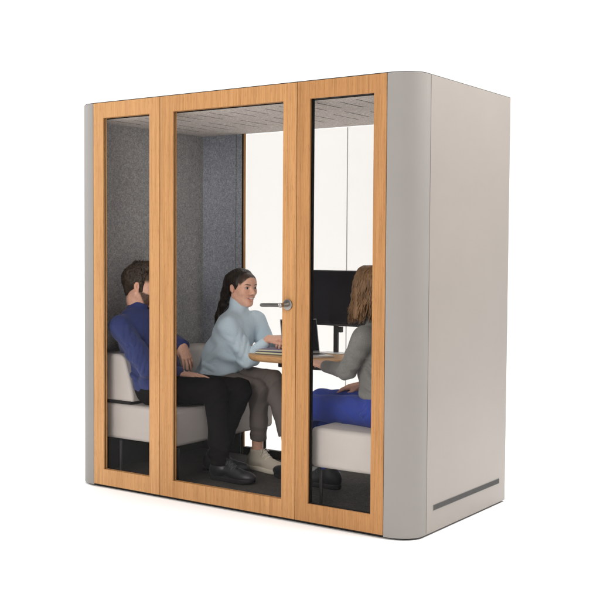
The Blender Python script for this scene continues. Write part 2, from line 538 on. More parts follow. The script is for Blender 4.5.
# laptop: screen leans away (left) from the woman on the right
def laptop():
    t = thing('laptop', 'grey laptop standing open on the oak table in front of the monitor', 'laptop', (.95, .75, TZ))
    hinge0, hinge1 = Vector((.850, .622, TZ + .012)), Vector((.968, .815, TZ + .012))
    ax = (hinge1 - hinge0).normalized()
    w = Vector((ax.y, -ax.x, 0))          # towards the user (+x, -y)
    up = Vector((0, 0, 1))
    def slab(a, b, d, n, L, th):
        bm = BM()
        vs = []
        for p in (a, b):
            for q in (0, L):
                for r in (0, th):
                    vs.append(bm.verts.new(p + d * q + n * r))
        for f in ((0, 1, 3, 2), (4, 6, 7, 5), (0, 4, 5, 1), (2, 3, 7, 6), (0, 2, 6, 4), (1, 5, 7, 3)):
            bm.faces.new([vs[i] for i in f])
        return bm
    base = obj('base', slab(hinge0 - up * .0115, hinge1 - up * .0115, w, up, .19, .011), M['alu_light'], t, bevel=.002)
    obj('keyboard', slab(hinge0 + ax * .015 - up * .0003 + w * .02, hinge1 - ax * .015 - up * .0003 + w * .02, w, up, .09, .0008), M['dark_gap'], base)
    lean = (up * math.cos(math.radians(14)) - w * math.sin(math.radians(14)))
    nn = (w * math.cos(math.radians(14)) + up * math.sin(math.radians(14)))
    lid = obj('lid', slab(hinge0, hinge1, lean, nn, .195, .006), M['alu'], t, bevel=.002)
    obj('screen', slab(hinge0 + ax * .006 + nn * .0062 + lean * .01, hinge1 - ax * .006 + nn * .0062 + lean * .01, lean, nn, .178, .0006), M['screen'], lid)
laptop()

def book(z0, z1, cx, cy, w, d, rot, cover, label, nm='notebook'):
    t = thing(nm, label, 'notebook', (cx, cy, z0), 'notebooks stacked on the table')
    c, s = math.cos(rot), math.sin(rot)
    def P(x, y): return (cx + c * x - s * y, cy + s * x + c * y)
    R4 = lambda hx, hy, ox=0: [P(-hx + ox, -hy), P(hx + ox, -hy), P(hx + ox, hy), P(-hx + ox, hy)]
    obj('cover', prism(prism(BM(), R4(w, d), z0, z0 + .0028), R4(w, d), z1 - .0028, z1), M[cover], t, bevel=.0008, seg=1)
    obj('pages', prism(BM(), R4(w - .003, d - .003), z0 + .0030, z1 - .0030), M['paper'], t)
book(TZ + .0006, TZ + .0162, .755, .705, .105, .075, .12, 'cover_teal', 'dark navy notebook lying directly on the table under the purple grey one')
book(TZ + .0168, TZ + .0292, .758, .716, .10, .072, .22, 'cover_purple', 'purple grey notebook on top of the navy one, under the hands')

# ================================================================== SDF MODELLER
F32 = np.float32
def A(*v): return np.array(v, dtype=F32)

def hash3(i, j, k):
    n = (i * 374761393 + j * 668265263 + k * 2147483647 // 7 * 3) & 0xffffffff
    n = ((n ^ (n >> 13)) * 1274126177) & 0xffffffff
    return ((n ^ (n >> 16)) & 0xffff).astype(F32) / 32768.0 - 1.0

def vnoise(P):
    I = np.floor(P).astype(np.int64); f = (P - I).astype(F32); f = f * f * (3 - 2 * f)
    r = 0
    for dx in (0, 1):
        wx = f[:, 0] if dx else 1 - f[:, 0]
        for dy in (0, 1):
            wy = f[:, 1] if dy else 1 - f[:, 1]
            for dz in (0, 1):
                wz = f[:, 2] if dz else 1 - f[:, 2]
                r = r + wx * wy * wz * hash3(I[:, 0] + dx, I[:, 1] + dy, I[:, 2] + dz)
    return r

class Prim:
    __slots__ = ('fn', 'lo', 'hi', 'k', 'sub')

def cone(a, b, ra, rb=None, k=.01, sub=False):
    a = A(*a); b = A(*b); rb = ra if rb is None else rb
    ab = b - a; L2 = max(float(ab @ ab), 1e-9)
    p = Prim(); p.k = k; p.sub = sub
    m = max(ra, rb)
    p.lo = np.minimum(a - ra, b - rb); p.hi = np.maximum(a + ra, b + rb)
    def fn(P):
        q = P - a
        h = np.clip(q @ ab / L2, 0, 1)
        q = q - h[:, None] * ab
        return np.sqrt((q * q).sum(1)) - (ra + (rb - ra) * h)
    p.fn = fn
    return p

def ell(c, r, R=None, k=.01, sub=False):
    c = A(*c); r = A(*r)
    p = Prim(); p.k = k; p.sub = sub
    m = r if R is None else np.full(3, r.max(), F32)
    p.lo = c - m; p.hi = c + m
    Rm = None if R is None else np.asarray(R, F32)
    def fn(P):
        q = P - c
        if Rm is not None: q = q @ Rm           # columns of Rm are the local axes
        k0 = np.sqrt(((q / r) ** 2).sum(1)); k1 = np.sqrt(((q / (r * r)) ** 2).sum(1))
        return k0 * (k0 - 1) / np.maximum(k1, 1e-6)
    p.fn = fn
    return p

def half(n, c, k=.004):
    """removes everything on the side n points to, beyond point c"""
    n = A(*n); n = n / np.linalg.norm(n); c = A(*c)
    p = Prim(); p.k = k; p.sub = True
    p.lo = np.full(3, -1e3, F32); p.hi = np.full(3, 1e3, F32)
    p.fn = lambda P: -((P - c) @ n)
    return p

def hem(n, c, rad, k=.003):
    """cuts the cloth off flat at c (everything on the side n points to, within rad)"""
    n = A(*n); n = n / np.linalg.norm(n); c = A(*c)
    p = Prim(); p.k = k; p.sub = True
    p.lo = c - rad; p.hi = c + rad
    def fn(P):
        q = P - c
        return np.maximum(-(q @ n), np.sqrt((q * q).sum(1)) - rad)
    p.fn = fn
    return p

def evaluate(prims, P):
    d = np.full(len(P), 10.0, F32)
    for p in prims:
        e = p.fn(P).astype(F32); k = p.k
        if p.sub:
            h = np.clip(.5 - .5 * (e + d) / k, 0, 1)
            d = d * (1 - h) - e * h + k * h * (1 - h)
        else:
            h = np.clip(.5 + .5 * (d - e) / k, 0, 1)
            d = d * (1 - h) + e * h - k * h * (1 - h)
    return d

def sdf_mesh(prims, h, disp=None, margin=.012):
    """returns vertices (n,3) and quads of the zero surface (surface nets on a sparse grid)"""
    B = 8
    adds = [p for p in prims if not p.sub]
    lo = np.min([p.lo for p in adds], 0) - margin - 2 * h
    hi = np.max([p.hi for p in adds], 0) + margin + 2 * h
    nb = np.ceil((hi - lo) / (h * B)).astype(int)
    n = nb * B
    bc = np.stack(np.meshgrid(*[np.arange(x) for x in nb], indexing='ij'), -1).reshape(-1, 3)
    cen = (lo + (bc + .5) * B * h).astype(F32)
    dc = evaluate(prims, cen)
    D = np.repeat(np.repeat(np.repeat(dc.reshape(nb), B, 0), B, 1), B, 2)
    D = np.where(D < 0, F32(-1), F32(1))
    keep = np.abs(dc) < B * h * 1.15 + margin
    kb = bc[keep]
    off = np.stack(np.meshgrid(*[np.arange(B)] * 3, indexing='ij'), -1).reshape(-1, 3)
    key = (kb[:, 0] // 3) * 1000000 + (kb[:, 1] // 3) * 1000 + kb[:, 2] // 3
    order = np.argsort(key, kind='stable'); kb = kb[order]; key = key[order]
    cuts = np.flatnonzero(np.r_[True, key[1:] != key[:-1], True])
    for s, e in zip(cuts[:-1], cuts[1:]):
        g = (kb[s:e, None, :] * B + off[None]).reshape(-1, 3)
        P = (lo + g * h).astype(F32)
        a, b = P.min(0), P.max(0)
        sub = [p for p in prims if np.all(p.lo - p.k - .03 <= b) and np.all(p.hi + p.k + .03 >= a)]
        d = evaluate(sub, P)
        if disp is not None: d = d - disp(P)
        D[g[:, 0], g[:, 1], g[:, 2]] = d
    ins = D < 0
    cnt = np.zeros(tuple(n - 1), np.uint8)
    sl = lambda q, ax: slice(q, n[ax] - 1 + q)
    for dx in (0, 1):
        for dy in (0, 1):
            for dz in (0, 1):
                cnt += ins[sl(dx, 0), sl(dy, 1), sl(dz, 2)]
    act = np.flatnonzero((cnt > 0) & (cnt < 8))
    ci = np.stack(np.unravel_index(act, tuple(n - 1)), -1)
    acc = np.zeros((len(act), 3), F32); num = np.zeros(len(act), F32)
    cr = [(dx, dy, dz) for dx in (0, 1) for dy in (0, 1) for dz in (0, 1)]
    vals = {c: D[ci[:, 0] + c[0], ci[:, 1] + c[1], ci[:, 2] + c[2]] for c in cr}
    for c in cr:
        for ax in range(3):
            if c[ax]: continue
            c2 = tuple(c[q] + (q == ax) for q in range(3))
            a, b = vals[c], vals[c2]
            m = (a < 0) != (b < 0)
            t = np.where(m, a / np.where(m, a - b, 1), 0)
            pt = np.tile(A(*c), (len(act), 1)); pt[:, ax] += t
            acc += pt * m[:, None]; num += m
    V = lo + (ci + acc / num[:, None]) * h
    faces = []
    dims = n - 1
    def idx(i, j, k):
        f = (i * dims[1] + j) * dims[2] + k
        return np.searchsorted(act, f)
    for ax in range(3):
        a = [slice(1, n[q] - 1) for q in range(3)]; b = list(a)
        a[ax] = slice(0, n[ax] - 1); b[ax] = slice(1, n[ax])
        ch = ins[tuple(a)] != ins[tuple(b)]
        p = np.stack(np.nonzero(ch), -1)
        for q in range(3): p[:, q] += 0 if q == ax else 1
        u, v = (ax + 1) % 3, (ax + 2) % 3
        def sh(du, dv):
            r = p.copy(); r[:, u] -= du; r[:, v] -= dv
            return idx(r[:, 0], r[:, 1], r[:, 2])
        q4 = np.stack([sh(1, 1), sh(0, 1), sh(0, 0), sh(1, 0)], -1)
        flip = ~ins[p[:, 0], p[:, 1], p[:, 2]]
        q4[flip] = q4[flip][:, ::-1]
        faces.append(q4)
    return V.astype(F32), np.concatenate(faces)

def np_obj(name, V, Q, mat, parent, pigment=None):
    base = np.array(root_loc(parent), F32)
    me = bpy.data.meshes.new(name)
    me.vertices.add(len(V)); me.vertices.foreach_set('co', (V - base).astype(F32).ravel())
    me.loops.add(Q.size); me.loops.foreach_set('vertex_index', Q.astype(np.int32).ravel())
    me.polygons.add(len(Q))
    me.polygons.foreach_set('loop_start', np.arange(0, Q.size, 4, dtype=np.int32))
    me.polygons.foreach_set('use_smooth', np.ones(len(Q), bool))
    me.update(calc_edges=True); me.validate()
    if pigment is not None:
        at = me.attributes.new('pigment', 'FLOAT_COLOR', 'POINT')
        at.data.foreach_set('color', np.c_[pigment, np.ones(len(V))].astype(F32).ravel())
    me.materials.append(mat)
    o = bpy.data.objects.new(name, me)
    return link(o, parent)

def sdf_obj(name, prims, h, mat, parent, disp=None, pigment=None, margin=.012):
    V, Q = sdf_mesh(prims, h, disp, margin)
    return np_obj(name, V, Q, mat, parent, pigment(V) if pigment else None)

def folds(specs, amp=.0025, sc=16, seed=0.0, gain=1.0, fr=.6, crease=False, segs=()):
    def disp(P):
        nz = vnoise(P * sc + seed)
        nz2 = vnoise(P * 7.5 + seed + 4)
        r = amp * nz + amp * .5 * vnoise(P * sc * 2.3 + seed + 9)
        for c, rad, dr, freq, a in specs:
            q = P - A(*c)
            w = np.exp(-(q * q).sum(1) / (rad * rad))
            dr = np.asarray(dr, F32)
            ph = (q @ dr) * freq * fr + 2.6 * nz2
            s = np.sin(ph)
            r = r + gain * a * w * ((1 - 2 * np.abs(s) ** .75) if crease else s)
        for a_, b_, wd, am in segs:
            a_ = A(*a_); ab = A(*b_) - a_; L2 = float(ab @ ab)
            q = P - a_ + A(.008, .008, .008) * np.stack([nz2, -nz2, nz], 1)
            h = np.clip(q @ ab / L2, 0, 1)
            q = q - h[:, None] * ab
            d = np.sqrt((q * q).sum(1))
            tp = np.sqrt(np.clip(4 * h * (1 - h), .05, 1))
            e = np.exp(-(d / wd) ** 2) - .75 * np.exp(-((d - 1.6 * wd) / (.7 * wd)) ** 2)
            r = r + am * tp * e
        return np.maximum(r, -.0055)
    return disp

def limb_segs(p, q, side, lst, rad=.055):
    """fold lines on the given side of a sleeve; entries (t0, off0, t1, off1, width, height)"""
    p = np.array(p); q = np.array(q); ax = q - p
    sd = np.array(side, float); sd = sd / np.linalg.norm(sd)
    nn = np.cross(sd, ax); nn /= np.linalg.norm(nn)
    out = []
    for t0, o0, t1, o1, w, am in lst:
        f = lambda t, o: p + ax * t + nn * o + sd * math.sqrt(max(.0002, rad * rad - o * o))
        out.append((f(t0, o0), f(t1, o1), w, am))
    return out

# ------------------------------------------------------------------ anatomy
def unit(v):
    v = np.asarray(v, float); return v / np.linalg.norm(v)

class Frame:
    """f forward, l towards +lateral, u up"""
    def __init__(self, c, f, up=(0, 0, 1), s=1.0, uk=1.0):
        self.c = np.asarray(c, float); self.s = s; self.uk = uk
        self.f = unit(f); self.l = unit(np.cross(up, self.f)); self.u = np.cross(self.f, self.l)
        self.R = np.stack([self.f, self.l, self.u], 1)
    def __call__(self, f, l, u):
        return self.c + (self.f * f + self.l * l + self.u * u * self.uk) * self.s
    def local(self, V):
        return ((V - self.c) @ self.R) / (self.s * np.array([1, 1, self.uk]))

def head_prims(H, woman=False, smile=False):
    s = H.s; R = H.R
    def E(c, r, k=.015, sub=False): return ell(H(*c), [r[0] * s, r[1] * s, r[2] * s * H.uk], R, k * s, sub)
    def C(a, b, ra, rb=None, k=.012, sub=False): return cone(H(*a), H(*b), ra * s, (ra if rb is None else rb) * s, k * s, sub)
    j = .041 if woman else .052
    P = [E((-.014, 0, .040), (.095, .075, .082)),
         E((.030, 0, -.022), (.060, .054 if woman else .058, .088), .03),
         E((.058, 0, .045), (.034, .050, .045), .03)]
    for q in (1, -1):
        P += [C((-.012, q * j * 1.12, -.042), (.058, q * (.014 if woman else .018), -.094), .017, .015, .03),
              E((.052, q * .037, -.022), (.030, .024, .026), .025)]
    P += [E((.068, 0, -.099), (.018, .019, .016), .02),
          C((.077, -.028, .024), (.077, .028, .024), .011 if woman else .013, k=.02)]
    for q in (1, -1):
        P += [E((.101, q * .031, .005), (.017, .017, .012), .012, True)]
    P += [C((.083, 0, .014), (.104, 0, -.024), .0068, .0090, .012)]
    P += [E((.108, 0, -.029), (.0098, .0092, .0085), .01)]
    for q in (1, -1):
        P += [E((.099, q * .0115, -.032), (.009, .0065, .007), .007),
              E((.0735, q * .031, .004), (.0135, .0135, .0135), .003)]
    up = .006 if smile else 0
    wd = .026 if smile else .021
    for q in (1, -1):
        P += [C((.0985, 0, -.055), (.086, q * wd, -.060 + up), .0062, .003, .006),
              C((.0955, 0, -.0705), (.084, q * wd * .95, -.063 + up), .0068, .003, .006)]
    if smile:
        P += [C((.1035, -.016, -.0615), (.1035, .016, -.0615), .0028, k=.004, sub=True)]
    else:
        P += [C((.105, -.018, -.0625), (.105, .018, -.0625), .003, k=.004, sub=True)]
    for q in (1, -1):
        # ears
        P += [E((-.008, q * .074, .000), (.017, .008, .0265), .006),
              E((.001, q * .082, .001), (.010, .0075, .017), .003, True),
              E((-.002, q * .073, -.022), (.009, .006, .010), .006)]
    return P

def face_pigment(H, skin, lips, brow, eyec, smile=False, beard=None, lashes=.0016, scalp=None):
    skin = np.array(skin); lips = np.array(lips); brow = np.array(brow); eyec = np.array(eyec)
    def fn(V):
        q = H.local(V.astype(float)); f, l, u = q.T
        al = np.abs(l)
        C = np.tile(skin, (len(V), 1))
        def mix(w, c):
            nonlocal C
            w = np.clip(w, 0, 1)[:, None]; C = C * (1 - w) + np.array(c) * w
        near = (np.abs(u) < .2) & (np.abs(l) < .12) & (f > -.13) & (f < .14)
        front = near & (f > .045)
        blush = np.exp(-((al - .042) ** 2 + (u + .022) ** 2) / .018 ** 2) * front
        mix(blush * .28, skin * np.array([.98, .72, .68]))
        ear = near & (al > .071) & (np.abs(u) < .035) & (np.abs(f) < .03)
        mix(ear * .25, skin * np.array([1, .72, .66]))
        if beard is not None:
            w = np.clip((-.016 - .42 * f - u) / .010, 0, 1) * np.clip((f - .002 + .32 * (u + .03)) / .010, 0, 1) * np.clip((u + .118) / .012, 0, 1)
            bn = .010 * vnoise((V * 230).astype(F32)) + .006 * vnoise((V * 520).astype(F32))
            w = np.clip(w + bn * 22, 0, 1) * (w > .02)
            side = np.clip((al - .050) / .008, 0, 1) * np.clip((f - .001) / .006, 0, 1) * np.clip((.026 - f) / .010, 0, 1) * (u < .03) * np.clip((u + .045) / .012, 0, 1)
            mo = np.clip((.019 - np.abs(u + .050)) / .006, 0, 1) * (al < .028) * (f > .07) * .8
            mix(np.maximum(np.maximum(w, side), mo) * near * .93, beard)
        wm = .026 if smile else .021
        u0 = -.0625 + (8.5 if smile else 0) * l * l
        inm = front & (al < wm)
        prof = np.sqrt(np.clip(1 - (al / wm) ** 2, 0, 1))
        hu = .0088 * prof; hl = .0108 * prof
        mix((inm & (u - u0 < hu) & (u - u0 > -hl)) * .85, lips)
        if smile:
            t = np.sqrt(np.clip(1 - (al / (wm * .86)) ** 2, 0, 1))
            mix(front & (al < wm * .86) & (np.abs(u - u0 - .0004) < .0036 * t), (.66, .62, .57))
            mix((front & (al > .0255) & (al < .030) & (np.abs(u - u0) < .004)) * .5, skin * .5)
        else:
            mix((inm & (np.abs(u - u0) < .0012)) * .8, lips * .35)
        if scalp is not None:
            (sc_, sr_), sc_col = scalp
            dn = (q - np.array(sc_)) / np.array(sr_)
            kk = np.sqrt((dn * dn).sum(1)) + .035 * vnoise((V * 170).astype(F32)) + .02 * vnoise((V * 420).astype(F32))
            ms = np.clip((kk - 1.0) / .05, 0, 1) * near * np.clip((u - .012 - .25 * np.clip(al - .045, 0, 1)) / .02, 0, 1) * (f > -.09) * (al < .0695)
            mix(ms * .95, sc_col)
        # eyes
        dl = al - .031; du = u - .004
        lid = .0062 * np.clip(1 - (dl / .0150) ** 2, 0, 1)
        eye = front & (np.abs(dl) < .0150)
        mix(eye & (du < lid + lashes) & (du > -lid * .95 - .0006), (.03, .018, .014))
        mix(eye & (np.abs(du) < lid * .92), (.62, .58, .55))
        gaze = np.sign(l) * 0.0
        mix(eye & (np.abs(du) < lid * .92) & (dl ** 2 + du ** 2 < .0060 ** 2), eyec)
        mix((front & (np.abs(dl) < .017) & (du > lid + lashes) & (du < lid + .0085)) * .35, skin * np.array([.62, .52, .50]))
        # brows
        ub = .0235 + .005 * np.clip((al - .014) / .025, 0, 1) - 8 * np.clip(al - .040, 0, 1) ** 1.0 * .06
        mix((front & (al > .013) & (al < .050) & (np.abs(u - ub) < .0036 * np.clip((.056 - al) / .02, .3, 1))) * .85, brow)
        # nostrils
        mix((near & (f > .09) & ((al - .0075) ** 2 + (u + .0385) ** 2 < .0030 ** 2)) * .5, skin * .3)
        return C
    return fn

def hand_prims(w, F, Nn, thumb, curl=(.25, .3, .35, .4), s=1.0, thumb_in=.0, fan=1.0, wristr=.026):
    """w wrist; F finger direction; Nn back-of-hand normal; thumb = +1/-1 side of cross(Nn,F)"""
    F = unit(F); Nn = np.asarray(Nn, float); Nn = unit(Nn - F * (Nn @ F)); S = np.cross(Nn, F) * thumb
    w = np.asarray(w, float)
    def W(f, t, n): return w + (F * f + S * t + Nn * n) * s
    P = []
    kn = [(.088, .029, 0), (.092, .0095, .003), (.087, -.0095, .002), (.078, -.027, -.002)]
    for a, (kx, kt, kz) in zip((.016, .006, -.006, -.015), kn):
        P.append(cone(W(.0, a, 0), W(kx, kt, kz), .0155 * s, .0115 * s, k=.012 * s))
    P.append(cone(W(.01, .012, -.006), W(.055, .024, -.008), .015 * s, .012 * s, k=.012 * s))
    P.append(cone(W(.02, -.012, -.006), W(.06, -.02, -.006), .013 * s, .011 * s, k=.012 * s))
    lens = (.073, .080, .074, .058)
    spread = (.13, .03, -.07, -.17)
    for (kx, kt, kz), L, c, sp in zip(kn, lens, curl, spread):
        p = W(kx, kt, kz)
        d0 = unit(F + S * sp * fan)
        ang = 0
        r = .0092
        for frac, add in ((.45, c), (.31, c * 1.3), (.24, c * .8)):
            ang += add
            d = d0 * math.cos(ang) - Nn * math.sin(ang)
            q = p + d * L * frac * s
            P.append(cone(p, q, r * s, (r - .0009) * s, k=.0025))
            r -= .0009; p = q
    t0 = W(.018, .022, -.006); t1 = W(.050, .048 - thumb_in * .02, -.014 - thumb_in * .012); t2 = W(.080, .057 - thumb_in * .03, -.019 - thumb_in * .02); t3 = W(.103, .060 - thumb_in * .036, -.021 - thumb_in * .026)
    P += [cone(t0, t1, .0145 * s, .0115 * s, k=.010), cone(t1, t2, .0108 * s, .0098 * s, k=.003), cone(t2, t3, .0098 * s, .0078 * s, k=.003)]
    return P

def shoe(parent, heel, toe, upper, solem, lacem, width=.047, canvas_toe=False, tongue=True):
    heel = np.array([heel[0], heel[1], FLOOR]); toe = np.array([toe[0], toe[1], FLOOR])
    L = np.linalg.norm(toe - heel); Fr = Frame(heel, toe - heel)
    def W(s, l, z): return Fr(s, l, z)
    def hw(t):
        if t < .16: return .036 * math.sqrt(max(0, 1 - ((.16 - t) / .16) ** 2))
        if t < .72: 
            q = (t - .16) / .56; return .036 - .003 * math.sin(q * math.pi) + (width - .036) * q * q * (3 - 2 * q)
        return width * math.sqrt(max(0, 1 - ((t - .72) / .28) ** 2.2))
    ts = [0, .01, .03, .06, .1, .16, .25, .35, .45, .55, .64, .72, .79, .85, .90, .94, .97, .99, 1]
    out = [(t * L, hw(t)) for t in ts] + [(t * L, -hw(t)) for t in ts[-2:0:-1]]
    bm = BM()
    rows = []
    for z, sc, lift in ((.0008, .95, 0), (.004, 1.0, 0), (.021, 1.01, 0), (.0255, .99, 0)):
        row = []
        for x, y in out:
            t = x / L
            row.append(bm.verts.new(W(L / 2 + (x - L / 2) * (sc if z > .003 else .97), y * sc, z + .010 * max(0, (t - .78) / .22) ** 2)))
        rows.append(row)
    for a, b in zip(rows, rows[1:]):
        n = len(a)
        for i in range(n): bm.faces.new((a[i], a[(i + 1) % n], b[(i + 1) % n], b[i]))
    bm.faces.new(rows[0][::-1]); bm.faces.new(rows[-1])
    R = Fr.R
    P = [ell(W(.17 * L, 0, .052), (.052, .034, .056), R, .02),
         cone(W(.26 * L, 0, .062), W(.62 * L, 0, .046), .036, .033, .03),
         ell(W(.74 * L, 0, .034), (.085, width - .004, .036), R, .02),
         cone(W(.24 * L, 0, .07), W(.245 * L, 0, .104), .040, .042, .015),
         cone(W(.25 * L, 0, .132), W(.22 * L, 0, .19), .037, .046, .004, True)]
    if tongue: P.append(cone(W(.42 * L, 0, .098), W(.52 * L, 0, .072), .021, .026, .012))
    P.append(half((0, 0, -1), (0, 0, FLOOR + .0215), .001))
    so = sdf_obj('shoe', P, .003, upper, parent)
    obj('sole', bm, solem, so, smooth=True)
    bl = BM()
    # laces zigzag over the tongue
    for i in range(5):
        t = .44 + .062 * i
        z = .114 - .0125 * i
        for q in (1, -1):
            tube(bl, [W(t * L, q * .030, z - .020), W((t + .012) * L, q * .017, z - .004), W((t + .026) * L, 0, z + .001), W((t + .04) * L, -q * .017, z - .009)], .0024, 6)
    tube(bl, [W(.43 * L, 0, .118), W(.42 * L, .018, .128), W(.47 * L, .030, .112), W(.45 * L, .004, .117)], .002, 6)
    tube(bl, [W(.43 * L, 0, .118), W(.42 * L, -.018, .128), W(.47 * L, -.030, .110), W(.45 * L, -.004, .117)], .002, 6)
    obj('lace', bl, lacem, so, smooth=True)
    return so

SKIN_M = (.64, .37, .27)
SKIN_W = (.76, .44, .32)
SKIN_R = (.58, .33, .245)

# ------------------------------------------------------------------ MAN
def man():
    t = thing('person', 'bearded man in navy blue shirt and black trousers leaning back on the left bench', 'person', (.30, .28, FLOOR))
    cy = .28
    H = Frame((.088, .285, 1.138), (.85, .53, -.02), s=1.0)
    shR, shL = (.095, .118, .915), (.085, .445, .92)
    elR, wrR = (.30, .112, .69), (.392, .282, .655)
    elL, wrL = (.04, .535, .83), (.255, .455, .79)
    hpR, knR, anR = (.27, .20, .565), (.605, .325, .570), (.640, .335, .165)
    hpL, knL, anL = (.27, .36, .565), (.665, .47, .565), (.465, .495, .165)
    handR = hand_prims(wrR, (.93, .30, -.10), (.05, -.1, 1), 1, (.10, .13, .16, .2), .98, .6)
    handL = hand_prims(wrL, (.52, -.18, -.72), (.80, -.30, .55), -1, (.16, .2, .22, .26), .98, .2)
    body = [ell((.105, cy, .84), (.098, .145, .15), k=.03), ell((.20, cy, .67), (.105, .13, .13), k=.04), ell((.26, cy, .575), (.115, .145, .085), k=.04),
            cone(shR, shL, .05, k=.04), cone((.07, cy, .95), H(-.022, 0, -.075), .057, .055, .03), cone(H(-.022, 0, -.075), H(-.012, 0, -.03), .056, .054, .02),
            cone(shR, elR, .046, .036, .02), cone(elR, wrR, .036, .026, .02), cone(shL, elL, .046, .036, .02), cone(elL, wrL, .036, .026, .02),
            cone(hpR, knR, .072, .05, .03), cone(knR, anR, .05, .036, .02), cone(hpL, knL, .072, .05, .03), cone(knL, anL, .05, .036, .02),
            cone(anR, (.652, .335, .145), .036, .030, .01), cone((.65, .335, .14), (.77, .34, .122), .022, .014, .02),
            cone(anL, (.475, .497, .145), .036, .030, .01), cone((.475, .497, .14), (.59, .520, .122), .022, .014, .02)]
    body += head_prims(H) + handR + handL
    sdf_obj('body', body, .0026, M['skin'], t, pigment=face_pigment(H, SKIN_M, (.42, .16, .13), (.02, .013, .01), (.03, .02, .015), beard=(.026, .016, .011), scalp=(((.122, 0, -.012), (.085, .086, .108)), (.030, .019, .012))))
    # hair: short sides, fuller tousled top
    s = H.s; R = H.R
    E = lambda c, r, k=.01, sub=False: ell(H(*c), r, R, k, sub)
    hair = [E((-.016, 0, .040), (.0955, .0790, .088)), E((.020, 0, .098), (.078, .062, .040), .02), E((.045, 0, .112), (.048, .050, .027), .02),
            E((-.074, 0, -.015), (.020, .048, .050), .02)]
    for q in (1, -1): hair.append(cone(H(.016, q * .070, .02), H(.016, q * .066, -.024), .013, .008, .008))
    hair += [E((.122, 0, -.012), (.062, .082, .104), .008, True), E((.045, 0, -.115), (.085, .12, .085), .008, True), half(-H.u, H(-.06, 0, -.062), .01)]
    for q in (1, -1): hair.append(E((-.006, q * .083, -.008), (.022, .020, .034), .005, True))
    hn = lambda P: (.0050 * np.abs(vnoise(P * A(95, 95, 60))) + .003 * vnoise(P * 190)) * np.clip((P[:, 2] - 1.12) * 14, .22, 1.25)
    hr = sdf_obj('hair', hair, .0024, M['hair_man'], t, disp=hn)
    # tufts on the top
    bm = BM()
    r2 = random.Random(3)
    for i in range(260):
        a = r2.uniform(0, 6.283); q = math.sqrt(r2.random())
        f, l = .018 + .080 * q * math.cos(a), .062 * q * math.sin(a)
        u = .040 + .088 * math.sqrt(max(.05, 1 - ((f + .018) / .105) ** 2 - (l / .082) ** 2)) + .010
        d = np.array([r2.uniform(.2, .9), r2.uniform(-.5, .5), r2.uniform(.15, .8)]); d /= np.linalg.norm(d)
        p0 = np.array([f, l, u - .008])
        pts = [H(*(p0 + d * x + np.array([0, 0, -6 * x * x]))) for x in (0, .012, .024, .034)]
        tube(bm, pts, [.0030, .0030, .0022, .0006], 5)
    obj('tuft', bm, M['hair_man'], hr, smooth=True)['kind'] = 'stuff'
    # shirt
    shirt = [ell((.105, cy, .84), (.117, .166, .165), k=.03), ell((.195, cy, .68), (.135, .156, .15), k=.05), ell((.25, cy, .590), (.158, .184, .095), k=.05),
             cone(shR, shL, .066, k=.05), cone((.075, .20, .965), (.065, .255, 1.0), .04, .045, .04), cone((.070, .36, .965), (.065, .31, 1.0), .04, .045, .04),
             cone((.068, cy, .93), (.072, .282, .975), .070, .062, .03),
             cone(shR, elR, .066, .054, .014), cone(elR, (.375, .262, .660), .053, .037, .014),
             cone(shL, elL, .066, .055, .03), cone(elL, (.238, .461, .793), .054, .040, .02),
             cone((.074, .282, 1.00), H(-.018, 0, -.03), .054, .062, .003, True), half((.75, .28, -.6), (.44, .28, .56), .02)]
    fd = folds([(elR, .12, (9, -4, 8), 9, .0065), ((.15, .11, .84), .10, (6, 0, 9), 8, .005), ((.20, .14, .70), .14, (2, 3, 9.5), 9, .0065), (elL, .12, (8, 4, 7), 9, .005), ((.20, .28, .64), .10, (3, 0, 10), 7, .003), ((.34, .2, .67), .07, (9, 6, 0), 9, .004)], .0042, 14, 3.1, 1.1, .9, segs=limb_segs(shR, elR, (.35, -.93, .1), [(.10, .050, .45, -.010, .010, .007), (.30, .052, .62, -.035, .009, .008), (.48, .052, .80, -.040, .009, .008), (.66, .050, .95, -.030, .008, .008), (.82, .050, 1.05, -.02, .008, .008), (.20, -.05, .55, -.01, .010, .005), (.60, -.052, .95, -.005, .009, .006)], .058)
               + limb_segs(elR, wrR, (.35, -.93, .1), [(.02, .04, .30, -.035, .008, .007), (.22, .04, .50, -.03, .008, .006), (.5, .035, .8, -.025, .007, .005)], .05)
               + [((.17, .12, .80), (.27, .15, .70), .010, .007), ((.13, .10, .74), (.26, .13, .66), .010, .008), ((.10, .115, .68), (.25, .12, .62), .010, .008), ((.13, .105, .90), (.20, .16, .80), .010, .006), ((.02, .16, .98), (.12, .15, .95), .009, .004)])
    sh = sdf_obj('shirt', shirt, .0038, M['denim_blue'], t, disp=fd)
    # collar band with open front and folded points
    ax = Frame((.077, .283, 1.030), (.92, .38, -.1), up=(-.05, 0, 1))
    bm = BM()
    rows = []
    for z, rad in ((-.014, .067), (.010, .0655), (.022, .063), (.026, .0605), (.020, .059), (-.010, .060)):
        row = []
        for k in range(37):
            a = math.radians(22 + 316 * k / 36)
            dip = -.014 * math.cos(a) * (1 if z > 0 else .4)
            row.append(bm.verts.new(ax(rad * math.cos(a) * 1.04, rad * math.sin(a), z + dip)))
        rows.append(row)
    for a, b in zip(rows, rows[1:]):
        for i in range(36): bm.faces.new((a[i], a[i + 1], b[i + 1], b[i]))
    for i in (0, 36): bm.faces.new([r_[i] for r_ in rows])
    obj('collar', bm, M['denim_blue'], sh, smooth=True)
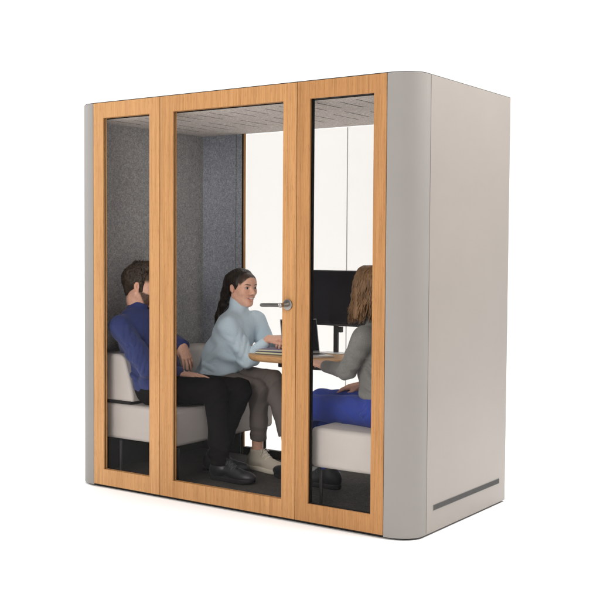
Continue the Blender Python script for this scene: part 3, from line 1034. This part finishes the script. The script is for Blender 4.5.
    for e, w_, r_ in ((elR, (.375, .262, .660), .0395), (elL, (.238, .461, .793), .0425)):
        d = unit(np.array(w_) - np.array(e)); w_ = np.array(w_)
        bm = BM(); tube(bm, [w_ - d * .012, w_ + d * .030, w_ + d * .034, w_ + d * .030], [r_, r_ - .002, r_ - .005, r_ - .007], 24, cap=False)
        obj('cuff', bm, M['denim_blue'], sh, smooth=True)
    # watch
    d = unit(np.array(wrR) - np.array(elR))
    wv = np.array(wrR) - d * .0 + np.array([.002, 0, 0])
    bm = BM(); tube(bm, [wv + d * .020, wv + d * .021, wv + d * .034, wv + d * .035], [.025, .0275, .0275, .025], 24)
    obj('watch', bm, M['watch'], t, smooth=False, bevel=.001)
    # trousers
    tr = [ell((.25, cy, .566), (.146, .168, .090), k=.03), cone(hpR, knR, .090, .069, .04), cone(knR, (.632, .333, .29), .067, .054, .02), cone((.632, .333, .29), (.641, .335, .12), .054, .053, .03),
          cone(hpL, knL, .090, .069, .04), cone(knL, (.54, .487, .30), .067, .055, .02), cone((.54, .487, .30), (.465, .495, .12), .055, .053, .03),
          cone(anR, (.645, .335, .08), .042, .045, .003, True), cone(anL, (.46, .495, .09), .042, .045, .003, True), hem((-.12, 0, -1), (.640, .335, .165), .09), hem((-.4, .05, -1), (.468, .495, .165), .085)]
    fd = folds([(knR, .10, (8, 2, -6), 10, .0045), (knL, .10, (8, 2, -6), 10, .0045), ((.33, .23, .59), .10, (9, 2, 5), 8, .006), ((.64, .335, .22), .09, (0, 2, 10), 9, .004), ((.49, .495, .22), .09, (2, 2, 10), 9, .004)], .0034, 14, 7.7, 1.1, .6, True)
    sdf_obj('trousers', tr, .004, M['black_cloth'], t, disp=fd)
    shoe(t, (.565, .335), (.868, .342), M['leather'], M['rubber'], M['lace_dark'])
    shoe(t, (.390, .482), (.680, .535), M['leather'], M['rubber'], M['lace_dark'])
man()

# ------------------------------------------------------------------ WOMAN WITH PONYTAIL
def woman_left():
    t = thing('person', 'smiling woman in pale blue turtleneck sweater with long dark ponytail, leaning on the table', 'person', (.42, .72, FLOOR))
    H = Frame((.489, .715, 1.127), (.97, -.22, -.03), s=.965, uk=.925)
    shR, shL = (.474, .606, .905), (.490, .845, .925)
    elR, wrR = (.562, .682, .712), (.680, .722, .838)
    elL, wrL = (.572, .872, .760), (.720, .800, .835)
    hpR, knR, anR = (.36, .63, .565), (.668, .640, .545), (.632, .680, .20)
    hpL, knL, anL = (.36, .78, .575), (.712, .715, .597), (.835, .690, .28)
    handR = hand_prims(wrR, (.93, .30, .12), (-.15, -.25, .95), -1, (.45, .5, .55, .6), .92, .3)
    handL = hand_prims(wrL, (.55, -.75, -.05), (.10, .2, .97), 1, (.35, .5, .6, .7), .92, .2)
    body = [ell((.445, .71, .83), (.092, .120, .15), k=.03), ell((.37, .71, .67), (.09, .115, .12), k=.04), ell((.34, .71, .575), (.12, .15, .085), k=.04),
            cone(shR, shL, .045, k=.03), cone((.455, .712, .95), H(-.022, 0, -.075), .048, .047, .02), cone(H(-.022, 0, -.075), H(-.012, 0, -.03), .047, .047, .02),
            cone(shR, elR, .042, .034, .02), cone(elR, wrR, .034, .023, .02), cone(shL, elL, .042, .034, .02), cone(elL, wrL, .034, .023, .02),
            cone(hpR, knR, .075, .048, .03), cone(knR, anR, .048, .031, .02), cone(hpL, knL, .075, .048, .03), cone(knL, anL, .048, .031, .02),
            cone(anR, (.632, .680, .145), .031, .028, .01), cone((.632, .680, .14), (.75, .664, .122), .022, .014, .02),
            cone(anL, (.85, .688, .225), .031, .032, .01), cone((.85, .688, .225), (.95, .68, .17), .030, .022, .02)]
    body += head_prims(H, True, True) + handR + handL
    sdf_obj('body', body, .0019, M['skin'], t, pigment=face_pigment(H, SKIN_W, (.46, .17, .15), (.025, .016, .012), (.02, .012, .009), smile=True, scalp=(((.104, 0, -.042), (.090, .086, .114)), (.020, .013, .009))))
    R = H.R; s = H.s
    E = lambda c, r, k=.01, sub=False: ell(H(*c), [r[0] * s, r[1] * s, r[2] * s * H.uk], R, k, sub)
    hair = [E((-.018, 0, .040), (.1005, .0805, .0895)), E((-.085, 0, .045), (.045, .05, .045), .02)]
    hair += [E((.102, 0, -.034), (.074, .082, .110), .010, True), E((.060, 0, -.10), (.085, .12, .085), .01, True), half(-H.u, H(-.06, 0, -.055), .02)]
    for q in (1, -1): hair.append(E((.006, q * .086, -.020), (.024, .020, .030), .006, True))
    pony = [(.395, .735, 1.15), (.362, .742, 1.09), (.325, .748, 1.02), (.290, .752, .95), (.268, .755, .88)]
    rr = (.038, .034, .031, .026, .014)
    for a, b, ra, rb in zip(pony, pony[1:], rr, rr[1:]): hair.append(cone(a, b, ra, rb, .02))
    hair.append(cone(H(-.07, -.03, .04), (.362, .730, 1.08), .042, .032, .03))
    hr = sdf_obj('hair', hair, .0026, M['hair_black'], t, disp=lambda P: .0022 * vnoise(P * A(150, 150, 14)) + .0012 * vnoise(P * A(260, 260, 40)))
    bm = BM(); r2 = random.Random(5)
    for i in range(70):
        a = r2.uniform(0, 6.283); q = r2.uniform(.6, 1.02); ph = r2.uniform(0, 6.28)
        pts = []
        for j, (p, r_) in enumerate(zip(pony, (.034, .032, .031, .027, .018))):
            a2 = a + .12 * math.sin(ph + j)
            pts.append((p[0] + r_ * q * math.cos(a2), p[1] + r_ * q * math.sin(a2), p[2] + r2.uniform(-.01, .01) - (r2.uniform(.0, .05) if j == 4 else 0)))
        tube(bm, pts, [.004, .004, .004, .0035, .0008], 5)
    obj('strand', bm, M['hair_black'], hr, smooth=True)['kind'] = 'stuff'
    # small earring
    bm = BM(); bmesh.ops.create_uvsphere(bm, u_segments=10, v_segments=8, radius=.0035, matrix=Matrix.Translation(H(-.001, -.080, -.031)))
    obj('earring', bm, M['steel'], t, smooth=True)
    # sweater
    sw = [ell((.432, .70, .83), (.110, .140, .165), k=.03), ell((.362, .70, .71), (.122, .146, .14), k=.05), ell((.350, .70, .62), (.148, .174, .072), k=.05),
          cone(shR, shL, .055, k=.05), cone((.462, .640, .935), (.457, .69, .97), .036, .042, .04), cone((.470, .79, .945), (.46, .735, .975), .034, .04, .04),
          cone((.457, .712, .935), H(-.024, 0, -.115), .058, .054, .025), cone(H(-.026, 0, -.118), H(-.022, 0, -.092), .0585, .0590, .003), cone(H(-.022, 0, -.10), H(-.017, 0, -.070), .0545, .0545, .004),
          cone(shR, elR, .061, .055, .013), cone(elR, (.650, .712, .806), .054, .035, .016),
          cone(shL, elL, .062, .052, .03), cone(elL, (.690, .815, .820), .050, .033, .02),
          cone(H(-.018, 0, -.072), H(-.008, 0, -.03), .0495, .056, .003, True), half((.35, 0, -.94), (.40, .70, .600), .012)]
    fd = folds([(elR, .11, (5, 3, 9), 9, .0055), ((.46, .60, .84), .11, (9, 2, 6), 8, .006), ((.42, .62, .70), .13, (5, 2, 9), 8, .006), (elL, .10, (6, 3, 8), 9, .004), ((.36, .66, .64), .12, (2, 0, 10), 9, .005), ((.52, .68, .82), .10, (7, 4, -7), 8, .005)], .0036, 11, 1.3, .8, .8, segs=limb_segs(shR, elR, (.55, -.83, .1), [(.25, .05, .65, -.03, .013, .0055), (.45, .052, .85, -.035, .012, .006), (.68, .050, 1.0, -.025, .011, .006), (.10, -.05, .50, .0, .013, .004)], .056)
               + limb_segs(elR, wrR, (.5, -.85, .1), [(.0, .04, .4, -.035, .010, .005), (.3, .04, .7, -.03, .009, .004)], .046)
               + [((.44, .57, .80), (.36, .56, .70), .014, .005), ((.42, .575, .74), (.30, .56, .66), .013, .006), ((.52, .62, .86), (.55, .68, .76), .013, .005), ((.50, .66, .95), (.54, .70, .84), .014, .005), ((.30, .56, .69), (.42, .545, .655), .011, .005)])
    swo = sdf_obj('sweater', sw, .0038, M['pale_knit'], t, disp=fd)
    tr = [ell((.345, .70, .568), (.150, .178, .088), k=.03), cone(hpR, knR, .088, .066, .04), cone(knR, (.656, .66, .36), .060, .050, .02), cone((.656, .66, .36), (.636, .681, .23), .050, .0475, .02),
          cone(hpL, knL, .090, .066, .012), cone(knL, (.79, .70, .43), .063, .053, .02), cone((.79, .70, .43), (.845, .69, .275), .053, .051, .02),
          cone((.640, .672, .32), (.632, .683, .15), .037, .040, .003, True), hem((-.1, .05, -1), (.636, .677, .258), .085), cone((.829, .692, .345), (.855, .69, .22), .038, .044, .003, True), hem((.3, 0, -1), (.838, .692, .300), .085)]
    fd = folds([(knR, .10, (8, 2, -6), 10, .0045), (knL, .10, (8, 2, -6), 10, .0045), ((.42, .66, .60), .10, (9, 2, 4), 8, .006), ((.64, .672, .32), .08, (0, 2, 10), 9, .003)], .003, 12, 4.2, 1.0, .6, True)
    sdf_obj('trousers', tr, .004, M['taupe_cloth'], t, disp=fd)
    shoe(t, (.560, .690), (.850, .646), M['canvas'], M['sole_white'], M['lace_white'])
woman_left()

# ------------------------------------------------------------------ WOMAN IN GREY
def woman_right():
    t = thing('person', 'woman in grey sweater and royal blue trousers with wavy light brown hair', 'person', (1.60, .42, FLOOR))
    H = Frame((1.545, .425, 1.135), (-.985, .17, -.02), s=.965)
    shN, shF = (1.605, .250, .920), (1.585, .575, .925)
    elN, wrN = (1.520, .235, .752), (1.285, .375, .755)
    elF, wrF = (1.575, .610, .745), (1.445, .505, .652)
    hpN, knN, anN = (1.66, .30, .55), (1.195, .375, .530), (1.02, .560, .17)
    hpF, knF, anF = (1.66, .48, .55), (1.20, .50, .545), (1.235, .530, .17)
    handN = hand_prims(wrN, (-.86, .45, .08), (.05, .1, 1), -1, (.25, .3, .35, .4), .92, .3)
    handF = hand_prims(wrF, (-.97, -.12, -.20), (-.15, -.25, .95), 1, (.16, .20, .22, .26), .92, .4)
    body = [ell((1.60, .415, .83), (.092, .120, .15), k=.03), ell((1.625, .41, .67), (.09, .115, .12), k=.04), ell((1.64, .405, .575), (.12, .15, .085), k=.04),
            cone(shN, shF, .045, k=.03), cone((1.595, .42, .95), H(-.022, 0, -.075), .048, .047, .02), cone(H(-.022, 0, -.075), H(-.012, 0, -.03), .047, .047, .02),
            cone(shN, elN, .042, .034, .02), cone(elN, wrN, .034, .023, .02), cone(shF, elF, .042, .034, .02), cone(elF, wrF, .034, .023, .02),
            cone(hpN, knN, .075, .048, .03), cone(knN, anN, .048, .031, .02), cone(hpF, knF, .075, .048, .03), cone(knF, anF, .048, .031, .02),
            cone(anN, (1.015, .565, .145), .031, .028, .01), cone((1.015, .565, .14), (.90, .588, .122), .022, .014, .02),
            cone(anF, (1.235, .523, .145), .031, .028, .01), cone((1.235, .523, .14), (1.12, .527, .122), .022, .014, .02)]
    body += head_prims(H, True) + handN + handF
    sdf_obj('body', body, .0026, M['skin'], t, pigment=face_pigment(H, SKIN_R, (.45, .15, .13), (.10, .055, .03), (.05, .04, .03)))
    R = H.R; s = H.s
    E = lambda c, r, k=.01, sub=False: ell(H(*c), [x * s for x in r], R, k, sub)
    hair = [E((-.020, 0, .042), (.104, .088, .094)), E((-.050, 0, -.03), (.078, .086, .10), .03), E((-.06, 0, -.10), (.062, .085, .06), .03)]
    for q in (1, -1): hair.append(cone(H(.015, q * .082, .02), H(.03, q * .083, -.12), .024, .022, .02))
    hair += [E((.115, 0, -.030), (.080, .080, .115), .006, True)]
    hr = sdf_obj('hair', hair, .003, M['hair_brown'], t, disp=lambda P: .003 * vnoise(P * A(70, 70, 22)))
    bm = BM(); r2 = random.Random(11)
    for i in range(820):
        a = math.radians(r2.uniform(38, 322))         # 0 = face side
        ca, sa = math.cos(a), math.sin(a)
        part = np.array([r2.uniform(-.05, .05), r2.uniform(-.012, .012)])
        L = r2.uniform(.115, .20); ph = r2.uniform(0, 6.28) ; am = r2.uniform(.003, .008); wl = 58 + 14 * math.sin(a * 3); ph = a * 5 + r2.uniform(-1.1, 1.1)
        out = r2.uniform(.93, 1.05)
        pts = []; rad = []
        n = 15
        for j in range(n):
            q = j / (n - 1)
            if q < .42:                                  # over the skull
                e = q / .42 * math.pi / 2
                f = part[0] * (1 - math.sin(e)) + (-.020 + .112 * ca) * math.sin(e) * 1
                l = part[1] * (1 - math.sin(e)) + .094 * sa * math.sin(e)
                u = .034 + .107 * math.cos(e)
                p = np.array([f * out, l * out, u])
            else:
                z = (q - .42) / .58
                p = np.array([(-.020 + (.112 - .012 * z) * ca) * out, (.094 + .004 * math.sin(z * 3)) * sa * out, .034 - L * z])
            if abs(sa) > .5 and ca > 0: p[0] += .012 * q
            if q > .42 and ca > -.4: p[0] += .040 * ((q - .42) / .58) ** 2
            w = am * min(1, q * 1.8)
            th = ph + wl * q * L * 1.9
            p = p + np.array([ca * w * math.sin(th) - sa * w * math.cos(th), sa * w * math.sin(th) + ca * w * math.cos(th), 0])
            pts.append(H(*p)); rad.append(.0031 * (1 - .85 * q ** 3) * r2.uniform(.9, 1.1) + .0008)
        tube(bm, pts, rad, 6)
    obj('lock', bm, M['hair_brown'], hr, smooth=True)['kind'] = 'stuff'
    sw = [ell((1.60, .415, .83), (.110, .140, .165), k=.03), ell((1.635, .405, .69), (.118, .142, .14), k=.05), ell((1.665, .395, .635), (.130, .165, .06), k=.04),
          cone(shN, shF, .060, k=.05), cone((1.597, .42, .955), H(-.024, 0, -.11), .062, .055, .03),
          cone(shN, elN, .056, .045, .014), cone(elN, (1.320, .354, .752), .043, .032, .015),
          cone(shF, elF, .060, .05, .03), cone(elF, (1.455, .533, .653), .048, .033, .02),
          cone(H(-.024, 0, -.10), H(-.01, 0, -.03), .048, .056, .003, True), half((0, 0, -1), (1.62, .42, .605), .010)]
    fd = folds([(elN, .10, (8, 3, 8), 9, .006), ((1.60, .28, .84), .11, (7, 2, 8), 8, .005), ((1.60, .30, .70), .12, (4, 2, 9), 8, .005)], .0030, 12, 5.3, .7, .9, segs=limb_segs(shN, elN, (.3, -.95, 0), [(.25, .04, .60, -.03, .010, .005), (.55, .042, .9, -.03, .010, .006), (.75, .04, 1.05, -.02, .009, .006)], .05)
               + limb_segs(elN, wrN, (.3, -.95, 0), [(.0, .035, .3, -.03, .009, .005), (.25, .033, .55, -.028, .008, .004)], .04)
               + [((1.60, .27, .80), (1.70, .27, .72), .012, .006), ((1.57, .29, .72), (1.68, .255, .66), .012, .006)])
    sdf_obj('sweater', sw, .0038, M['grey_knit'], t, disp=fd)
    tr = [ell((1.69, .385, .562), (.15, .175, .090), k=.03), cone(hpN, knN, .088, .066, .04), cone(knN, (1.10, .47, .36), .063, .053, .02), cone((1.10, .47, .36), (1.02, .558, .175), .053, .048, .02),
          cone(hpF, knF, .088, .066, .03), cone(knF, (1.22, .52, .36), .063, .053, .02), cone((1.22, .52, .36), (1.235, .53, .165), .053, .048, .02)]
    fd = folds([((1.54, .25, .58), .10, (7, 2, 9), 8, .006), (knN, .10, (8, 2, 6), 9, .004), ((1.42, .3, .56), .12, (3, 2, 9), 7, .004)], .003, 12, 2.2, .7, .5, True, segs=[((1.60, .225, .625), (1.50, .235, .575), .010, .007), ((1.63, .215, .600), (1.53, .220, .545), .010, .007), ((1.56, .26, .640), (1.44, .28, .615), .010, .005), ((1.66, .21, .575), (1.58, .215, .52), .010, .006)])
    sdf_obj('trousers', tr, .004, M['blue_cloth'], t, disp=fd)
    shoe(t, (1.305, .520), (1.035, .528), M['leather'], M['rubber'], M['lace_dark'])
    shoe(t, (1.085, .553), (.818, .606), M['leather'], M['rubber'], M['lace_dark'])
woman_right()

# ================================================================== CAMERA
cam = bpy.data.cameras.new('camera')
co = bpy.data.objects.new('camera', cam); col.objects.link(co)
yaw, pitch, roll = math.radians(34.80822), math.radians(2.56137), math.radians(.36087)
fw = Vector((-math.sin(yaw) * math.cos(pitch), math.cos(yaw) * math.cos(pitch), -math.sin(pitch)))
r0 = Vector((math.cos(yaw), math.sin(yaw), 0)); u0 = r0.cross(fw)
rr = r0 * math.cos(roll) + u0 * math.sin(roll); uu = u0 * math.cos(roll) - r0 * math.sin(roll)
mw = Matrix((rr, uu, -fw)).transposed().to_4x4()
mw.translation = Vector((4.3168, -4.1983, 1.3366))
co.matrix_world = mw
cam.sensor_width = 36; cam.lens = 63.83
cam.clip_start = .05; cam.clip_end = 200
scene.camera = co

# ================================================================== LIGHT (studio)
w = bpy.data.worlds.new('World'); scene.world = w; w.use_nodes = True
nt = w.node_tree; bg = nt.nodes['Background']
tc = N(nt, 'ShaderNodeTexCoord')
dot = N(nt, 'ShaderNodeVectorMath', operation='DOT_PRODUCT')
dot.inputs[1].default_value = (-.25, .97, 0)       # the white cyclorama is behind the pod, the dark studio in front
nt.links.new(tc.outputs['Generated'], dot.inputs[0])
rp = ramp(nt, dot.outputs['Value'], [(0, (.10, .10, .105)), (.35, (.95, .95, .95))])
mr = N(nt, 'ShaderNodeMapRange'); 
for k, v in ((1, -.9), (2, .9), (3, 0), (4, 1)): mr.inputs[k].default_value = v
nt.links.new(dot.outputs['Value'], mr.inputs[0])
nt.links.new(mr.outputs[0], rp.node.inputs['Fac'])
rp.node.color_ramp.elements[0].position = .12; rp.node.color_ramp.elements[1].position = .55
nt.links.new(rp, bg.inputs['Color']); bg.inputs['Strength'].default_value = 1.0

def area(name, loc, target, sx, sy, power, color=(1, 1, 1)):
    l = bpy.data.lights.new(name, 'AREA'); l.shape = 'RECTANGLE'; l.size = sx; l.size_y = sy; l.energy = power; l.color = color
    o = bpy.data.objects.new(name, l); col.objects.link(o)
    o.location = loc
    o.rotation_euler = (Vector(target) - Vector(loc)).to_track_quat('-Z', 'Y').to_euler()
    return o
area('overhead_softbox', (.8, 1.5, 5.2), (.8, 1.5, 0), 9, 9, 410)
area('key_softbox', (1.7, -5.2, 2.6), (.7, .4, 1.0), 2.6, 2.2, 190, (1, .97, .93))
area('side_softbox', (3.6, .9, 4.2), (2.1, .6, 1.6), 1.6, 1.6, 145, (1, .96, .92))
area('left_softbox', (-5.0, -1.0, 2.6), (0, .4, .8), 2.4, 2.4, 105)
area('backdrop_softbox', (-1.3, 3.6, 7.2), (-3.2, 6.4, 2.0), 14, 2, 250)

scene.view_settings.view_transform = 'Standard'
scene.view_settings.look = 'None'
scene.view_settings.exposure = 0
scene.view_settings.gamma = 1
scene.cycles.max_bounces = 10
scene.cycles.transparent_max_bounces = 24
scene.cycles.caustics_reflective = False
scene.cycles.caustics_refractive = False
print('script seconds', round(time.time() - T0, 1))
